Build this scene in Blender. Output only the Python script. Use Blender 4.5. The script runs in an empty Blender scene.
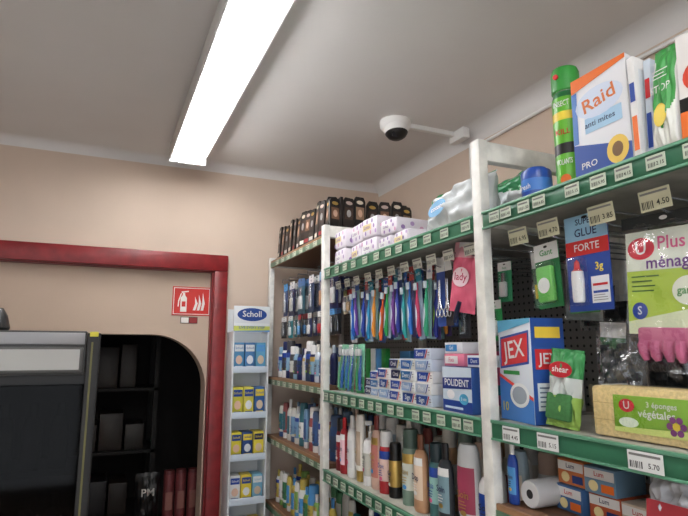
import bpy, bmesh, math, random
from mathutils import Vector, Matrix
random.seed(7)
scene=bpy.context.scene
try:
    scene.view_settings.view_transform='Standard'; scene.view_settings.look='None'
except Exception: pass

# ------------------------------------------------------------------ materials
def lin(c):
    c=c/255.0
    return c/12.92 if c<=0.04045 else ((c+0.055)/1.055)**2.4
_m={}
def C(r,g,b,rough=0.45,metal=0.0,emit=0.0,kind=None):
    k=(r,g,b,rough,metal,emit,kind)
    if k in _m: return _m[k]
    m=bpy.data.materials.new("paint_%d_%d_%d_%s"%(r,g,b,kind or "plain")); m.use_nodes=True
    nt=m.node_tree; N=nt.nodes; L=nt.links
    bs=N["Principled BSDF"]; col=(lin(r),lin(g),lin(b),1)
    bs.inputs["Base Color"].default_value=col
    bs.inputs["Roughness"].default_value=rough
    bs.inputs["Metallic"].default_value=metal
    if emit>0:
        bs.inputs["Emission Color"].default_value=col
        bs.inputs["Emission Strength"].default_value=emit
    def noise(scale,detail=4):
        tc=N.new("ShaderNodeTexCoord"); n=N.new("ShaderNodeTexNoise")
        n.inputs["Scale"].default_value=scale; n.inputs["Detail"].default_value=detail
        L.new(tc.outputs["Object"],n.inputs["Vector"]); return n
    def ramp(n,c0,c1,p0=.3,p1=.7):
        rp=N.new("ShaderNodeValToRGB"); rp.color_ramp.elements[0].color=c0; rp.color_ramp.elements[1].color=c1
        rp.color_ramp.elements[0].position=p0; rp.color_ramp.elements[1].position=p1
        L.new(n.outputs["Fac"],rp.inputs["Fac"]); L.new(rp.outputs["Color"],bs.inputs["Base Color"])
    def bump(n,s,d=.002):
        bp=N.new("ShaderNodeBump"); bp.inputs["Strength"].default_value=s; bp.inputs["Distance"].default_value=d
        L.new(n.outputs["Fac"],bp.inputs["Height"]); L.new(bp.outputs["Normal"],bs.inputs["Normal"])
    sc=lambda k:(col[0]*k,col[1]*k,col[2]*k,1)
    if kind=="wall":
        ramp(noise(2.2,6),sc(.93),sc(1.04)); bump(noise(120,3),.25,.001)
    elif kind=="ceil":
        ramp(noise(1.3,5),sc(.94),sc(1.03)); bump(noise(60,3),.15,.001)
    elif kind=="worn":
        ramp(noise(18,6),sc(.8),sc(1.06),.35,.6)
    elif kind=="sponge":
        n=N.new("ShaderNodeTexVoronoi"); n.inputs["Scale"].default_value=260
        tc=N.new("ShaderNodeTexCoord"); L.new(tc.outputs["Object"],n.inputs["Vector"])
        bp=N.new("ShaderNodeBump"); bp.inputs["Strength"].default_value=.4; bp.inputs["Distance"].default_value=.0015
        L.new(n.outputs["Distance"],bp.inputs["Height"]); L.new(bp.outputs["Normal"],bs.inputs["Normal"])
        ramp(noise(140,4),sc(.88),sc(1.05),.4,.6)
    elif kind=="film":
        bump(noise(22,3),.6,.01)
    elif kind=="wood":
        tc=N.new("ShaderNodeTexCoord"); mp=N.new("ShaderNodeMapping"); mp.inputs["Scale"].default_value=(12,1,12)
        n=N.new("ShaderNodeTexNoise"); n.inputs["Scale"].default_value=6; n.inputs["Detail"].default_value=6
        L.new(tc.outputs["Object"],mp.inputs["Vector"]); L.new(mp.outputs["Vector"],n.inputs["Vector"])
        ramp(n,sc(.7),sc(1.1))
    elif kind=="tile":
        tc=N.new("ShaderNodeTexCoord"); br=N.new("ShaderNodeTexBrick")
        br.offset=0; br.inputs["Scale"].default_value=3; br.inputs["Mortar Size"].default_value=.012
        br.inputs["Brick Width"].default_value=1; br.inputs["Row Height"].default_value=1
        br.inputs["Color1"].default_value=sc(.95); br.inputs["Color2"].default_value=sc(1.03); br.inputs["Mortar"].default_value=sc(.4)
        L.new(tc.outputs["Object"],br.inputs["Vector"]); L.new(br.outputs["Color"],bs.inputs["Base Color"])
    elif kind=="peg":
        tc=N.new("ShaderNodeTexCoord")
        s=N.new("ShaderNodeVectorMath"); s.operation='SCALE'; s.inputs["Scale"].default_value=1/0.025
        fr=N.new("ShaderNodeVectorMath"); fr.operation='FRACTION'
        sb=N.new("ShaderNodeVectorMath"); sb.operation='SUBTRACT'; sb.inputs[1].default_value=(.5,.5,.5)
        ml=N.new("ShaderNodeVectorMath"); ml.operation='MULTIPLY'; ml.inputs[1].default_value=(0,1,1)
        ln=N.new("ShaderNodeVectorMath"); ln.operation='LENGTH'
        lt=N.new("ShaderNodeMath"); lt.operation='LESS_THAN'; lt.inputs[1].default_value=.17
        mx=N.new("ShaderNodeMix"); mx.data_type='RGBA'; mx.inputs[6].default_value=col; mx.inputs[7].default_value=(.006,.006,.006,1)
        L.new(tc.outputs["Object"],s.inputs[0]); L.new(s.outputs[0],fr.inputs[0]); L.new(fr.outputs[0],sb.inputs[0])
        L.new(sb.outputs[0],ml.inputs[0]); L.new(ml.outputs[0],ln.inputs[0]); L.new(ln.outputs["Value"],lt.inputs[0])
        L.new(lt.outputs[0],mx.inputs[0]); L.new(mx.outputs[2],bs.inputs["Base Color"])
    elif kind in("clear","smoked"):
        out=N["Material Output"]; tr=N.new("ShaderNodeBsdfTransparent"); gl=N.new("ShaderNodeBsdfGlossy")
        gl.inputs["Roughness"].default_value=rough; gl.inputs["Color"].default_value=(1,1,1,1)
        tr.inputs["Color"].default_value=(.96,.97,.98,1) if kind=="clear" else (.42,.42,.43,1)
        mx=N.new("ShaderNodeMixShader"); mx.inputs[0].default_value=.09 if kind=="clear" else .008
        if kind=="clear":
            n=noise(25,3); bp=N.new("ShaderNodeBump"); bp.inputs["Strength"].default_value=.8; bp.inputs["Distance"].default_value=.01
            L.new(n.outputs["Fac"],bp.inputs["Height"]); L.new(bp.outputs["Normal"],gl.inputs["Normal"])
        L.new(tr.outputs[0],mx.inputs[1]); L.new(gl.outputs[0],mx.inputs[2]); L.new(mx.outputs[0],out.inputs["Surface"])
    _m[k]=m; return m

WHITE=C(226,226,224); OFFW=C(208,206,198); BLACK=C(14,14,15,.4); DGREY=C(50,50,52); GREY=C(130,130,130)
RED=C(190,30,38); BLUE=C(26,64,150); NAVY=C(18,30,82); LBLUE=C(76,146,204); GREEN=C(42,142,64); LIME=C(142,190,54)
YEL=C(228,202,58); ORANGE=C(224,110,40); PINK=C(218,100,140); PURP=C(116,64,146); TEAL=C(28,124,134); TAN=C(190,156,112)
MAROON=C(110,20,34); GOLD=C(196,164,90,.3,.6); SILV=C(190,192,196,.25,.8); CLEAR=C(240,240,240,.12,kind="clear")
SKIN=C(222,184,160); CREAM=C(226,216,188); DKGREEN=C(30,90,60)

# ------------------------------------------------------------------ mesh builder
_txt={}
def text_mesh(s):
    if s in _txt: return _txt[s]
    cu=bpy.data.curves.new("t","FONT"); cu.body=s; cu.size=1; cu.align_x='CENTER'; cu.align_y='CENTER'; cu.resolution_u=2
    cu.offset=0.012
    o=bpy.data.objects.new("t",cu); scene.collection.objects.link(o)
    dg=bpy.context.evaluated_depsgraph_get(); me=o.evaluated_get(dg).to_mesh()
    v=[tuple(x.co) for x in me.vertices]; f=[tuple(p.vertices) for p in me.polygons]
    o.evaluated_get(dg).to_mesh_clear(); bpy.data.objects.remove(o); bpy.data.curves.remove(cu)
    w=max(x[0] for x in v)-min(x[0] for x in v) if v else 1
    _txt[s]=(v,f,w); return _txt[s]

I4=Matrix.Identity(4)
def T(x,y,z): return Matrix.Translation((x,y,z))
def Rx(a): return Matrix.Rotation(math.radians(a),4,'X')
def Ry(a): return Matrix.Rotation(math.radians(a),4,'Y')
def Rz(a): return Matrix.Rotation(math.radians(a),4,'Z')
def S(x,y,z): return Matrix.Diagonal((x,y,z,1))
FX=Matrix(((0,0,-1,0),(-1,0,0,0),(0,1,0,0),(0,0,0,1)))   # local x right,y up,z front -> faces world -X
FY=Matrix(((1,0,0,0),(0,0,-1,0),(0,1,0,0),(0,0,0,1)))    # faces world -Y
def PX(X,Y,Z,yaw=0,lean=0,roll=0): return T(X,Y,Z)@FX@Ry(yaw)@Rx(-lean)@Rz(roll)
def PY(X,Y,Z,yaw=0,lean=0,roll=0): return T(X,Y,Z)@FY@Ry(yaw)@Rx(-lean)@Rz(roll)

class B:
    def __init__(s,name): s.name=name; s.v=[]; s.f=[]; s.fm=[]; s.mats=[]; s.M=I4
    def mi(s,m):
        if m not in s.mats: s.mats.append(m)
        return s.mats.index(m)
    def add(s,vs,fs,mat,M=None):
        M=s.M if M is None else s.M@M
        o=len(s.v); s.v+= [tuple(M@Vector(p)) for p in vs]
        for i,f in enumerate(fs):
            s.f.append([o+j for j in f]); s.fm.append(s.mi(mat[i] if isinstance(mat,list) else mat))
    def box(s,x0,x1,y0,y1,z0,z1,mat,bev=0,M=None):
        if bev<=0:
            vs=[(x,y,z) for x in(x0,x1) for y in(y0,y1) for z in(z0,z1)]
            fs=[(0,1,3,2),(4,6,7,5),(0,4,5,1),(2,3,7,6),(0,2,6,4),(1,5,7,3)]
            s.add(vs,fs,mat,M); return
        bm=bmesh.new(); bmesh.ops.create_cube(bm,size=1)
        for v in bm.verts: v.co=Vector(((x0+x1)/2+v.co.x*(x1-x0),(y0+y1)/2+v.co.y*(y1-y0),(z0+z1)/2+v.co.z*(z1-z0)))
        bmesh.ops.bevel(bm,geom=bm.edges[:],offset=bev,segments=2,profile=.5,affect='EDGES')
        bm.verts.index_update()
        s.add([tuple(v.co) for v in bm.verts],[[v.index for v in f.verts] for f in bm.faces],mat,M); bm.free()
    def rect(s,x0,y0,x1,y1,z,mat,M=None): s.add([(x0,y0,z),(x1,y0,z),(x1,y1,z),(x0,y1,z)],[(0,1,2,3)],mat,M)
    def poly(s,pts,z,mat,M=None): s.add([(p[0],p[1],z) for p in pts],[tuple(range(len(pts)))],mat,M)
    def ell(s,cx,cy,rx,ry,z,mat,n=20,M=None): s.poly([(cx+rx*math.cos(6.2832*i/n),cy+ry*math.sin(6.2832*i/n)) for i in range(n)],z,mat,M)
    def prism(s,pts,z0,z1,mat,M=None):
        n=len(pts); vs=[(p[0],p[1],z0) for p in pts]+[(p[0],p[1],z1) for p in pts]
        fs=[tuple(range(n))[::-1],tuple(range(n,2*n))]+[(i,(i+1)%n,n+(i+1)%n,n+i) for i in range(n)]
        s.add(vs,fs,mat,M)
    def text(s,t,cx,cy,h,z,mat,wmax=None,M=None,rot=0):
        v,f,w=text_mesh(t); kx=h
        if wmax and w*h>wmax: kx=wmax/w
        MM=T(cx,cy,z)@Rz(rot)@S(kx,h,1)
        s.add(v,f,mat,MM if M is None else M@MM)
    def lines(s,x0,x1,y0,n,dy,th,z,mat,M=None):
        for q in range(n): s.rect(x0,y0-q*dy,x1-(x1-x0)*random.uniform(0,.35),y0-q*dy+th,z,mat,M)
    def lathe(s,prof,mat,M=None,seg=20,sx=1,sz=1):
        vs=[];fs=[];ms=[]
        for r,y in prof:
            for i in range(seg):
                a=2*math.pi*i/seg; vs.append((r*math.sin(a)*sx,y,r*math.cos(a)*sz))
        for k in range(len(prof)-1):
            for i in range(seg):
                j=(i+1)%seg; fs.append((k*seg+i,k*seg+j,(k+1)*seg+j,(k+1)*seg+i))
                a=2*math.pi*(i+.5)/seg; a=a-2*math.pi if a>math.pi else a
                ms.append(mat(k,a) if callable(mat) else mat)
        n=len(prof)
        fs.append(tuple(range(seg))[::-1]); ms.append(mat(0,9) if callable(mat) else mat)
        fs.append(tuple((n-1)*seg+i for i in range(seg))); ms.append(mat(n-2,9) if callable(mat) else mat)
        s.add(vs,fs,ms,M)
    def tube(s,path,rad,mat,seg=8,M=None,flat=1):
        P=[Vector(p) for p in path]; vs=[];fs=[]
        if not isinstance(rad,(list,tuple)): rad=[rad]*len(P)
        for i,p in enumerate(P):
            d=(P[min(i+1,len(P)-1)]-P[max(i-1,0)]).normalized()
            up=Vector((0,0,1)) if abs(d.z)<.9 else Vector((1,0,0))
            a=d.cross(up).normalized(); b=a.cross(d)
            for k in range(seg):
                t=2*math.pi*k/seg; vs.append(tuple(p+a*math.cos(t)*rad[i]+b*math.sin(t)*rad[i]*flat))
        for i in range(len(P)-1):
            for k in range(seg):
                j=(k+1)%seg; fs.append((i*seg+k,i*seg+j,(i+1)*seg+j,(i+1)*seg+k))
        fs.append(tuple(range(seg))[::-1]); fs.append(tuple((len(P)-1)*seg+k for k in range(seg)))
        s.add(vs,fs,mat,M)
    def pouch(s,w,h,d,matf,M=None,nu=14,nv=18,crimp=.9,wr=.0015,seed=0):
        for side in(1,-1):
            vs=[];fs=[];ms=[]
            for j in range(nv+1):
                v=-1+2*j/nv
                for i in range(nu+1):
                    u=-1+2*i/nu
                    t=max(0,1-abs(u)**2.6)**.6*max(0,1-(min(1,abs(v)/crimp))**3.5)**.6
                    wob=wr*(math.sin(7*u+5*v+seed)+math.sin(11*v-4*u+seed*2)+.6*math.sin(19*u+3*v))*(.4+t)
                    pin=1-.05*(1-abs(v)) if abs(v)<1 else 1
                    vs.append((u*w/2*pin,(v+1)/2*h,side*(t*d/2+wob*(1 if t>0.02 else 0))+ (wr*.8*math.sin(u*9+seed) if abs(v)>crimp else 0)))
            for j in range(nv):
                for i in range(nu):
                    a=j*(nu+1)+i; q=(a,a+1,a+nu+2,a+nu+1)
                    fs.append(q if side>0 else q[::-1])
                    ms.append(matf(-1+2*(i+.5)/nu,-1+2*(j+.5)/nv) if callable(matf) else matf)
            s.add(vs,fs,ms,M)
    def build(s,M=None,parent=None,sharp=35,bevel=0):
        me=bpy.data.meshes.new(s.name); me.from_pydata(s.v,[],s.f)
        for m in s.mats: me.materials.append(m)
        for p,i in zip(me.polygons,s.fm): p.material_index=i; p.use_smooth=True
        me.update()
        try: me.set_sharp_from_angle(angle=math.radians(sharp))
        except Exception:
            for p in me.polygons: p.use_smooth=False
        o=bpy.data.objects.new(s.name,me); scene.collection.objects.link(o)
        if M is not None: o.matrix_world=M
        if parent: o.parent=parent
        return o
def empty(name,loc=(0,0,0)):
    e=bpy.data.objects.new(name,None); scene.collection.objects.link(e); return e

# ------------------------------------------------------------------ room
WALLC=C(208,189,172,.8,kind="wall"); CEILC=C(224,222,220,.85,kind="ceil"); REDP=C(130,27,31,.4,kind="worn")
CH=2.65; XR=1.66; YB=3.15
b=B("floor"); b.box(-2.1,1.8,-1.6,4.6,-.06,0,C(212,207,200,.5,kind="tile")); b.build()
b=B("ceiling"); b.box(-2.1,1.8,-1.6,4.6,CH,CH+.1,CEILC); b.build()
b=B("wall_right"); b.box(XR,XR+.12,-1.6,4.6,0,CH,WALLC); b.build()
b=B("wall_left"); b.box(-2.1,-2.0,-1.6,4.6,0,CH,WALLC); b.build()
b=B("wall_front"); b.box(-2.0,XR,-1.6,-1.5,0,.35,WALLC); b.box(-2.0,XR,-1.6,-1.5,2.5,CH,WALLC); b.box(-2.0,-1.9,-1.6,-1.5,.35,2.5,WALLC); b.box(.75,XR,-1.6,-1.5,.35,2.5,WALLC); b.build()
b=B("window_1"); FR=C(220,220,218)  # unseen window behind the camera, added so daylight brightens the ceiling
for x in(-1.9,-1.02,-.14,.71): b.box(x,x+.04,-1.57,-1.52,.35,2.5,FR,.004)
b.box(-1.9,.75,-1.57,-1.52,.35,.39,FR,.004); b.box(-1.9,.75,-1.57,-1.52,2.46,2.5,FR,.004); b.build()
pl=bpy.data.lights.new("window_portal","AREA"); pl.shape='RECTANGLE'; pl.size=2.65; pl.size_y=2.15  # portal for the light of the added window
try: pl.cycles.is_portal=True
except Exception: pl.energy=0
po=bpy.data.objects.new("window_portal",pl); scene.collection.objects.link(po); po.location=(-.575,-1.6,1.425)
po.rotation_euler=(math.radians(90),0,0)
b=B("wall_back")
b.box(-2.0,-.92,YB,YB+.12,0,CH,WALLC); b.box(-.92,.60,YB,YB+.12,2.05,CH,WALLC); b.box(.60,XR,YB,YB+.12,0,CH,WALLC)
arc=[(.56-.30+.30*math.cos(a),1.335+.30*math.sin(a)) for a in [math.pi/2*i/12 for i in range(13)]]
arcl=[(-.70+.30-.30*math.cos(a),1.335+.30*math.sin(a)) for a in [math.pi/2*i/12 for i in range(13)]]
pts=[(-.92,0),(-.92,2.05),(.60,2.05),(.60,0),(.56,0)]+arc+arcl[::-1]+[(-.70,0)]
b.prism(pts,-.20,-.055,C(200,179,160,.8,kind="wall"),M=T(0,YB,0)@FY)
b.build()
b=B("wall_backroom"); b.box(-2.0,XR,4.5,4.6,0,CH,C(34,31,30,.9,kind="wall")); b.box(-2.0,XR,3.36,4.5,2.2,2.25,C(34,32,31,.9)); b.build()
def cove(name,along,mat,r=.075):
    b=B(name); prof=[(0,0),(0,-r)]+[(r-r*math.cos(a),-r+r*math.sin(a)) for a in [math.pi/2*i/6 for i in range(1,7)]]
    if along=="x":
        n=len(prof); vs=[(-2.0,YB-p[0],CH+p[1]) for p in prof]+[(XR,YB-p[0],CH+p[1]) for p in prof]
    else:
        n=len(prof); vs=[(XR-p[0],-1.5,CH+p[1]) for p in prof]+[(XR-p[0],YB,CH+p[1]) for p in prof]
    fs=[tuple(range(n)),tuple(range(n,2*n))[::-1]]+[(i,(i+1)%n,n+(i+1)%n,n+i) for i in range(n)]
    b.add(vs,fs,mat); b.build()
cove("trim_1","x",CEILC,.05); cove("trim_2","y",CEILC)
b=B("door_frame")
b.box(-.99,.65,YB-.03,YB,2.0,2.095,REDP,.006); b.box(.572,.65,YB-.03,YB,0,2.0,REDP,.006); b.box(-.99,-.91,YB-.03,YB,0,2.0,REDP,.006)
b.box(.566,.60,YB-.0,YB+.055,0,2.0,REDP); b.box(-.92,.60,YB,YB+.055,1.995,2.03,REDP)
b.build()
b=B("fire_extinguisher_sign"); sr=C(206,44,36,.4)
b.box(0,.215,0,.165,0,.004,sr,.001)
b.rect(.006,.006,.209,.159,.0045,C(236,230,226)); b.rect(.010,.010,.205,.155,.005,sr)
W=C(240,236,230)
b.poly([(.045,.02),(.08,.02),(.08,.10),(.07,.115),(.055,.115),(.045,.10)],.0056,W); b.rect(.056,.115,.069,.128,.0056,W)
b.poly([(.05,.128),(.09,.136),(.088,.142),(.048,.136)],.0056,W); b.poly([(.045,.125),(.052,.128),(.038,.08),(.036,.05),(.030,.05),(.032,.085)],.0056,W)
b.rect(.052,.05,.073,.08,.006,sr)
for k in range(3): b.poly([(.115+.022*k,.03),(.13+.022*k,.03),(.142+.02*k,.07),(.125+.022*k,.11+.012*k),(.127+.02*k,.07)],.0056,W)
b.box(.05,.145,-.045,-.008,0,.004,C(40,34,34)); b.rect(.053,-.042,.095,-.011,.0045,W); b.rect(.098,-.042,.142,-.011,.0045,C(150,40,40))
b.build(PY(.356,YB+.055,1.745))

# ------------------------------------------------------------------ lights (fluorescent battens)
EM=C(252,251,252,.4,emit=24.0); HOUS=C(206,206,204,.35)
def batten(x,y0,y1):
    e=empty("fluorescent_light")
    b=B("housing"); b.box(x-.080,x+.080,y0,y1,2.602,2.65,HOUS,.006)
    b.box(x-.099,x-.090,y0,y1,2.552,2.632,HOUS,.003); b.box(x+.085,x+.094,y0,y1,2.575,2.632,HOUS,.003)
    b.box(x-.094,x+.09,y0,y1,2.622,2.634,HOUS,.003)
    b.box(x-.100,x+.096,y0-.015,y0,2.538,2.65,HOUS,.006); b.box(x-.100,x+.096,y1,y1+.015,2.538,2.65,HOUS,.006); b.build(parent=e)
    b=B("tubes")
    for dx in(-.043,.043): b.tube([(x+dx,y0+.015,2.556),(x+dx,y1-.015,2.556)],.020,EM,16)
    b.build(parent=e)
    b=B("reflector"); b.box(x-.084,x+.084,y0+.001,y1-.001,2.588,2.600,C(246,246,244,.4,emit=.5)); b.build(parent=e)  # faint glow of its own stands in for bounced tube light
    b=B("tube_holders")
    for dx in(-.043,.043):
        for yy in(y0,y1-.016): b.box(x+dx-.012,x+dx+.012,yy,yy+.016,2.54,2.59,WHITE,.002)
    b.build(parent=e)
batten(.365,1.30,2.88); batten(.365,-1.2,.25); batten(-1.3,-.9,.65)  # only the first is in view; the other two are added fill lamps

# ------------------------------------------------------------------ security camera + trunking
e=empty("security_camera"); WP=C(238,238,236,.35)
b=B("base"); b.lathe([(.0,0),(.074,0),(.076,-.008),(.074,-.030),(.064,-.044),(.054,-.050),(.0,-.050)],WP,T(1.24,2.17,2.65)@Rx(90),28)
b.build(parent=e)
b=B("eyeball"); b.lathe([(.0,0),(.058,0),(.060,-.012),(.055,-.032),(.045,-.048),(.027,-.060),(.0,-.064)],lambda k,a: BLACK if k>=3 else WP,T(1.235,2.155,2.612)@Rx(82),28)
b.lathe([(0,0),(.016,0),(.016,.008),(0,.008)],C(30,32,40,.1),T(1.212,2.12,2.562)@Rx(30),16)
b.build(parent=e)
b=B("cable_trunking")
b.box(1.31,XR-.05,2.155,2.182,2.626,2.65,WP,.003); b.box(XR-.085,XR-.045,2.08,2.20,2.595,2.65,WP,.004)
b.box(XR-.022,XR,2.10,2.125,1.2,2.58,WP,.003)
b.build()
b=B("power_cable"); b.tube([(XR-.012,y,2.555+.004*math.sin(y*5)) for y in [2.10-i*.2 for i in range(17)]],.008,WP,8); b.build()

# ------------------------------------------------------------------ shelving unit
sh=empty("shelving_unit")
POST=C(224,223,216,.4,kind="worn"); STRIP=C(56,112,84,.35); STRIPL=C(96,150,122,.35); BOARD=C(170,168,158,.5,kind="worn"); BROWN=C(120,84,58,.5,kind="wood")
XF=.86; XBK=1.36
b=B("uprights")
for y,x in((1.068,.855),(2.13,.855),(3.06,.885)):
    b.box(x,x+.028,y,y+.036,0,2.09,POST,.003)
    b.box(XBK-.02,XBK+.02,y,y+.036,0,2.09,POST,.003)
    b.box(x+.028,XBK-.02,y+.004,y+.032,2.035,2.088,POST,.003)
    b.box(x+.028,XBK-.02,y+.004,y+.032,.05,.10,POST,.003)
b.box(.855,.883,-.5,-.458,0,2.09,POST,.003); b.box(XBK-.02,XBK+.02,-.5,-.458,0,2.09,POST,.003)
b.build(parent=sh)
b=B("back_panels"); PEG=C(132,130,126,.5,kind="peg")
b.box(XBK,XBK+.012,-.46,1.065,.1,1.98,PEG); b.box(XBK,XBK+.012,1.106,2.128,.1,2.0,PEG); b.box(XBK,XBK+.012,2.17,3.058,.1,2.03,PEG); b.build(parent=sh)
b=B("shelf_boards"); st=B("price_strips")
def shelf(y0,y1,z,brown=False,x0=XF,h=.042):
    b.box(x0+.006,XBK-.002,y0+.002,y1-.002,z-.024,z,BROWN if brown else BOARD,.002)
    if brown:
        st.box(x0-.002,x0+.008,y0+.002,y1-.002,z-.040,z+.002,C(150,112,80,.5,kind="wood"),.002)
        st.box(x0-.004,x0-.002,y0+.004,y1-.004,z-.038,z-.012,C(90,120,96,.4))
    else:
        st.box(x0-.004,x0+.006,y0+.002,y1-.002,z-h,z+.002,STRIP,.001)
        st.box(x0-.008,x0-.003,y0+.002,y1-.002,z-.004,z+.003,STRIPL,.001); st.box(x0-.008,x0-.003,y0+.002,y1-.002,z-h-.001,z-h+.004,STRIPL,.001)
A=(-.458,1.068); Bq=(1.104,2.13); Cq=(2.168,3.06)
for z in(1.89,1.385): shelf(*A,z); shelf(*Bq,z)
shelf(*A,1.20,True); shelf(*Bq,1.075); shelf(*A,.8); shelf(*Bq,.74); shelf(*A,.4); shelf(*Bq,.4)
shelf(*Cq,2.065,True,.89); shelf(*Cq,1.40,True,.89); shelf(*Cq,1.085,True,.89); shelf(*Cq,.74,True,.89); shelf(*Cq,.4,True,.89)
b.build(parent=sh); st.build(parent=sh)
lb=B("price_labels"); INK=C(30,30,32)
def label(X,Y,Z,w=.055,h=.032,col=None,txt=True,lean=0):
    M=PX(X,Y,Z,lean=lean); lb.box(-w/2,w/2,-h/2,h/2,0,.0012,col or C(192,204,184),0,M)
    lb.rect(-w/2+.003,h/2-.008,w/2-.004,h/2-.004,.0016,C(120,120,118),M)
    for k in range(7):
        xx=-w/2+.004+k*w*.055; lb.rect(xx,-h/2+.004,xx+w*(.02 if k%3 else .035),-h*.02,.0016,INK,M)
    if txt: lb.text("%d.%02d"%(random.randint(1,6),random.choice((15,45,70,95,50,85))),w*.24,-h*.18,h*.38,.0016,INK,w*.40,M)
for y in(.40,.46,.53,.59,.66,.715,.78,.865,.915,.975,1.02): label(.8515,y+random.uniform(-.004,.004),1.870,.036,.025)
for y,w in((.995,.054),(.885,.058),(.665,.066),(.56,.056)): label(.8515,y,1.364,w,.032,C(222,224,222))
for y in [1.14+i*.085+random.uniform(-.015,.015) for i in range(12)]: label(.8515,y,1.870,.038,.026)
for y in [1.15,1.20,1.27,1.34,1.40,1.49,1.55,1.63,1.69,1.76,1.83,1.90,1.96,2.03,2.09]: label(.8515,y,1.364,.038,.028)
for y in [1.15+i*.07 for i in range(14)]: label(.8515,y,1.054,.040,.028)
for y in [2.22+i*.1 for i in range(8)]:
    label(.885,y,2.041,.05,.024,txt=False); label(.885,y+.03,1.374,.05,.024,txt=False); label(.885,y+.02,1.06,.05,.024,txt=False)
YT=C(194,192,162)
hk=B("peg_hooks")
def hook(Y,Z,X=.885,plate=True,w=.060,h=.038,drop=0,col=None):
    hk.tube([(XBK,Y,Z+.004),(X+.03,Y,Z),(X+.006,Y,Z+.006)],.0022,SILV,6)
    hk.tube([(XBK,Y,Z+.03),(X+.004,Y,Z+.028),(X+.004,Y,Z+.01)],.0022,SILV,6)
    if plate: label(X,Y,Z+.02-drop,w,h,col or YT,lean=-8)
for y in(.625,.74,.88,.975): hook(y,1.795)
for y in(.68,.81,.93): hook(y,1.77,.93,False)
for y in(2.08,1.99,1.90,1.80,1.71,1.62,1.53,1.45,1.37,1.28,1.18): hook(y,1.80,.90,True,.050,.032,0,C(214,214,200))
for y in(2.26,2.4,2.55,2.7,2.85,2.97): hook(y,1.92,.93,False)
hk.build(parent=sh)

# ------------------------------------------------------------------ generic products
def bottle(b,M,w,h,body,cap,lab,kind=0,d=None,lab2=None,plain=False):
    r=w/2; d=d or (.65 if kind in(0,3) else 1)
    if kind==0:
        pr=[(0,0),(.9*r,0),(r,.03*h),(r,.16*h),(r,.22*h),(1.0*r,.56*h),(r,.60*h),(.93*r,.70*h),(.65*r,.78*h),(.42*r,.80*h),(.42*r,.81*h),(.44*r,.97*h),(.38*r,h),(0,h)]
        mf=lambda k,a: cap if k>=9 else (lab if 3<=k<=5 and abs(a)<1.15 else (lab2 if lab2 and k==6 and abs(a)<1.15 else body))
    elif kind==1:
        pr=[(0,0),(.97*r,0),(r,.02*h),(r,.12*h),(r,.2*h),(r,.55*h),(r,.68*h),(.86*r,.74*h),(.86*r,.75*h),(.86*r,.96*h),(.75*r,h),(0,h)]
        mf=lambda k,a: cap if k>=8 else (lab if 4<=k<=4 else (lab2 if lab2 and k==5 else body))
    elif kind==2:
        pr=[(0,0),(.97*r,0),(r,.02*h),(r,.15*h),(r,.5*h),(r,.62*h),(.8*r,.7*h),(.3*r,.74*h),(.3*r,.75*h),(.32*r,.83*h),(.12*r,.84*h),(.12*r,.95*h),(0,.95*h)]
        mf=lambda k,a: cap if k>=7 else (lab if 3<=k<=3 and abs(a)<1.3 else body)
    else:
        pr=[(0,0),(.8*r,0),(.85*r,.02*h),(.85*r,.16*h),(.86*r,.17*h),(r,.24*h),(r*1.02,.6*h),(r*.98,.75*h),(.9*r,.92*h),(.7*r,h),(0,h)]
        mf=lambda k,a: cap if k<3 else (lab if 5<=k<=6 and abs(a)<1.1 else body)
    b.lathe(pr,mf,M@T(0,0,-r*d),18,1,d)
    if not plain:
        ink=lab2 or DGREY
        b.text(random.choice(("Dop","Nivea","Ushuaia","Soin","Gel","Dove","Elseve")),0,.44*h,.11*h,.0012,NAVY if ink is WHITE or ink==lab else ink,w*.62,M)
        b.lines(-w*.22,w*.22,.36*h,3,.035*h,.011*h,.0012,ink if ink!=lab else DGREY,M); b.ell(0,.24*h,w*.16,.03*h,.0012,random.choice((GOLD,LBLUE,PINK,LIME,WHITE)),10,M)
    if kind==2: b.box(-.006,.006,.93*h,h,-r*d-.006,-r*d+.8*r,cap,.002,M)
def carton(b,M,w,h,d,base,dec=None):
    b.box(-w/2,w/2,0,h,-d,0,base,.0008,M)
    if dec: dec(b,M,w,h)

b=B("shampoo_bottles")
row=[(2.085,.05,.20,MAROON,BLACK,C(150,40,50),1),(2.03,.05,.21,C(150,30,40),RED,C(230,190,200),0),(1.965,.058,.225,WHITE,WHITE,C(214,214,214),0),(1.895,.058,.235,C(230,226,218),GOLD,C(190,170,150),3),(1.825,.052,.22,WHITE,C(210,210,205),C(190,190,180),2),
 (1.765,.056,.245,C(206,172,156),C(120,50,46),C(190,120,110),0),(1.70,.05,.20,C(170,44,50),WHITE,C(220,190,180),1),(1.645,.045,.17,BLACK,BLACK,GOLD,1),
 (1.545,.058,.225,C(112,134,120),C(70,90,80),C(200,206,194),1),(1.475,.062,.22,C(190,144,108),C(120,74,50),C(224,200,176),0),(1.40,.052,.205,C(60,104,104),C(30,50,56),C(150,194,186),1),(1.335,.058,.215,C(40,44,50),C(30,30,34),C(120,150,160),0),(1.245,.075,.225,C(210,214,216),C(110,112,118),C(160,64,90),3),(1.155,.06,.2,C(224,224,224),LBLUE,BLUE,0)]
for y,w,h,bc,cc,lc,k in row: bottle(b,PX(.885+random.uniform(0,.012),y,1.076,random.uniform(-12,12)),w,h,bc,cc,lc,k,lab2=random.choice((WHITE,GOLD,BLUE,None)))
pal=[WHITE,OFFW,C(220,210,196),C(146,74,72),C(110,130,120),C(60,60,66),C(214,186,168),C(166,186,196),WHITE,OFFW,C(186,148,110)]
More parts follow.
